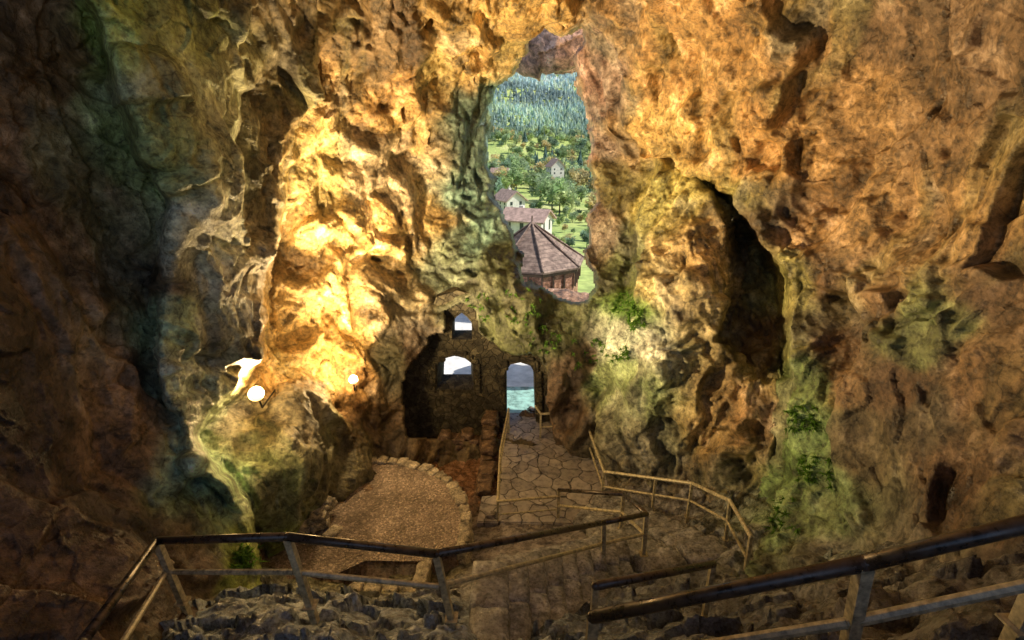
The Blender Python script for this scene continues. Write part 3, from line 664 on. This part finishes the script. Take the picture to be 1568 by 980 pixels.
fv=np.concatenate(FV).reshape(-1,3); fc=np.repeat(np.concatenate(FC),3,0)
gridmesh('fern_plants',fv,np.arange(len(fv)).reshape(-1,3),fc,False,M_leaf)
TV=[];TF=[];TC=[]
tcount=0
def add_tris(pts,cols):
    global tcount
    m=len(pts); TV.append(pts.reshape(-1,3)); TC.append(np.repeat(cols,3,0)); TF.append(np.arange(tcount,tcount+m*3).reshape(-1,3)); tcount+=m*3
def broad(x0,y0,h,colr,k=13,per=55):
    z0=float(vz(np.array([x0]),np.array([y0]))[0]); r=h*.4
    cen=RNG.normal(size=(k,3)); cen/=np.linalg.norm(cen,axis=1)[:,None]; cen*=RNG.uniform(.3,.85,(k,1))
    cen=cen*np.array([r,r,h*.36])+np.array([x0,y0,z0+h*.52])
    cr=RNG.uniform(.25,.45,k)*r
    c=np.repeat(cen,per,0); rr=np.repeat(cr,per)
    o=RNG.normal(size=(k*per,3)); o/=np.linalg.norm(o,axis=1)[:,None]; o*=(rr*RNG.uniform(.7,1.1,k*per))[:,None]
    p=c+o; s=h*.05
    t=RNG.normal(size=(k*per,3,3))*s
    cb=np.repeat(RNG.uniform(.6,1.4,k),per)*RNG.uniform(.7,1.3,k*per)
    add_tris(p[:,None,:]+t,np.clip(np.array(colr)*cb[:,None],0,1))
    tr=[];w=h*.025
    for i in range(4):
        t0=i*math.pi/2;t1=t0+math.pi/2
        tr.append([[x0+w*math.cos(t0),y0+w*math.sin(t0),z0-1],[x0+w*math.cos(t1),y0+w*math.sin(t1),z0-1],[x0,y0,z0+h*.7]])
    add_tris(np.array(tr),np.tile([[.08,.06,.04]],(4,1)))
def conifer(x0,y0,h,colr,lay=6,n=7,rk_=.22):
    z0=float(vz(np.array([x0]),np.array([y0]))[0]); T=[];Cc=[]
    for l in range(lay):
        zb=z0+h*(.05+.8*l/lay); zt=zb+h*(.28 if lay>4 else .5); r=h*rk_*(1-l/lay)+h*.02; ph=random.random()*6
        for i in range(n):
            t=ph+2*math.pi*i/n; r_=r*random.uniform(.7,1.25)
            T.append([[x0+r_*math.cos(t-.5),y0+r_*math.sin(t-.5),zb+random.uniform(-.02,.02)*h],[x0+r_*math.cos(t+.5),y0+r_*math.sin(t+.5),zb],[x0,y0,zt]])
            Cc.append(np.array(colr)*random.uniform(.65,1.35))
    add_tris(np.array(T),np.array(Cc))
random.seed(3)
def wedge(y0,y1):
    yy=math.sqrt(random.uniform(y0*y0,y1*y1)); return random.uniform(-.14,.3)*yy,yy
cols=[(.4,.5,.2),(.5,.56,.26),(.32,.42,.2),(.62,.52,.26),(.24,.34,.23),(.4,.5,.3)]
for i in range(720):
    X1,Y1=wedge(190,700)
    u=X1/Y1
    if u<.0 and 440<Y1<580: continue
    if .095<u<.2 and 120<Y1<230 and random.random()<.7: continue
    if random.random()<.12: conifer(X1,Y1,random.uniform(11,18),(.14,.23,.2),7)
    else: broad(X1,Y1,random.uniform(6,15),random.choice(cols),11,42)
for i in range(130):
    X1,Y1=wedge(90,220)
    if .0<X1/Y1<.06 and Y1<150: continue
    broad(X1,Y1,random.uniform(2.,5),random.choice(cols),11,50)
gridmesh('distant_trees',np.concatenate(TV),np.concatenate(TF),np.concatenate(TC),False,M_leaf)
TV=[];TF=[];TC=[];tcount=0
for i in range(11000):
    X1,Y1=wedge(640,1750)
    hz=min(1,(Y1-450)/800.); c=np.array((.26,.38,.24))*(1-hz*.9)+np.array((.5,.64,.7))*hz*.9  # distance haze mixed into the tree colour
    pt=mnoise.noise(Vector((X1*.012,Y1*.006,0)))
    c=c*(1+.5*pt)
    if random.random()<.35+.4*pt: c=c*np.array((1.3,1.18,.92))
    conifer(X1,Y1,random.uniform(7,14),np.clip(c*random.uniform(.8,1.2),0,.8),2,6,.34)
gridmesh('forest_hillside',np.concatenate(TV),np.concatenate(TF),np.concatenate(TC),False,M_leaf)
M_wh=simple('white_render',(.66,.63,.57),.85,0,.15,1.); M_win=simple('dark_glass',(.04,.05,.06),.15,0,.1,1.)
M_tile2=simple('clay_roof',(.42,.28,.23),.85,0,.35,1.2)
def house(px,py,d,w,l,h,rot):
    p=U(px,py,d); z0=float(vz(np.array([p[0]]),np.array([p[1]]))[0]); e=empty('village_house'); e.location=(p[0],p[1],max(z0-.5,p[2]-h)); e.rotation_euler=(0,0,rot)
    r=h*.75; w2,l2=w/2,l/2
    V_=[(-w2,-l2,-6),(w2,-l2,-6),(w2,l2,-6),(-w2,l2,-6),(-w2,-l2,h),(w2,-l2,h),(w2,l2,h),(-w2,l2,h),(0,-l2,h+r),(0,l2,h+r)]
    pm('walls',V_,[(0,1,5,8,4),(1,2,6,5),(2,3,7,9,6),(3,0,4,7)],M_wh,e)
    o_=.7; t=.3; rv=[]
    for yy in (-l2-o_,l2+o_):
        rv+=[(-w2-o_,yy,h-o_*r/w2),(0,yy,h+r),(w2+o_,yy,h-o_*r/w2),(-w2-o_,yy,h-o_*r/w2+t),(0,yy,h+r+t),(w2+o_,yy,h-o_*r/w2+t)]
    pm('roof',rv,[(3,4,10,9),(4,5,11,10),(0,6,7,1),(1,7,8,2),(0,1,4,3),(1,2,5,4),(6,9,10,7),(7,10,11,8),(0,3,9,6),(2,8,11,5)],M_tile2,e)
    wv=[];wf=[]
    for sx in (-1,1):
        for k in range(3):
            yy=-l2+l*(k+.5)/3
            for zz_ in (h*.25,h*.68):
                s=len(wv); xx=sx*(w2+.03); wv+=[(xx,yy-.4,zz_-.5),(xx,yy+.4,zz_-.5),(xx,yy+.4,zz_+.5),(xx,yy-.4,zz_+.5)]; wf.append((s,s+1,s+2,s+3))
    for sy in (-1,1):
        for k in range(2):
            xx=-w2+w*(k+.5)/2
            for zz_ in (h*.25,h*.68):
                s=len(wv); yy=sy*(l2+.03); wv+=[(xx-.4,yy,zz_-.5),(xx+.4,yy,zz_-.5),(xx+.4,yy,zz_+.5),(xx-.4,yy,zz_+.5)]; wf.append((s,s+1,s+2,s+3))
    pm('windows',wv,wf,M_win,e)
    pm('chimney',[(w*.15+a*.4,l*.2+b*.4,c) for c in (h,h+r+.6) for a,b in ((-1,-1),(1,-1),(1,1),(-1,1))],[(0,1,5,4),(1,2,6,5),(2,3,7,6),(3,0,4,7),(4,5,6,7)],M_wh,e)
house(808,334,100,6,8,2.2,1.15)
house(780,304,150,6,8,3.,.5)
house(850,254,300,8,9,5,.3)
house(766,268,300,8,10,5,1.3)
# ---------------- light ----------------
w=bpy.data.worlds.new('World'); S.world=w; w.use_nodes=True; nt=w.node_tree
sky=nt.nodes.new('ShaderNodeTexSky'); sky.sky_type='NISHITA'; sky.sun_disc=False
el=math.radians(48); 
sd=Vector((.95,-.12,0)).normalized()*math.cos(el)+Vector((0,0,math.sin(el)))
sky.sun_elevation=el; sky.sun_rotation=math.atan2(sd.x,sd.y)
bg=nt.nodes['Background']; bg.inputs[1].default_value=.15; nt.links.new(sky.outputs[0],bg.inputs[0])
sl=bpy.data.lights.new('sun','SUN'); sl.energy=5; sl.angle=math.radians(.5); sl.color=(1,.95,.86)
so=bpy.data.objects.new('sun',sl); link(so); so.rotation_euler=(-sd).to_track_quat('-Z','Y').to_euler()
# ---------------- camera ----------------
cam=bpy.data.cameras.new('camera'); cam.lens=18; cam.sensor_width=36; cam.clip_end=8000; cam.clip_start=.05
co=bpy.data.objects.new('camera',cam); link(co); co.location=(0,0,CZ); co.rotation_euler=(math.radians(70),0,0); S.camera=co
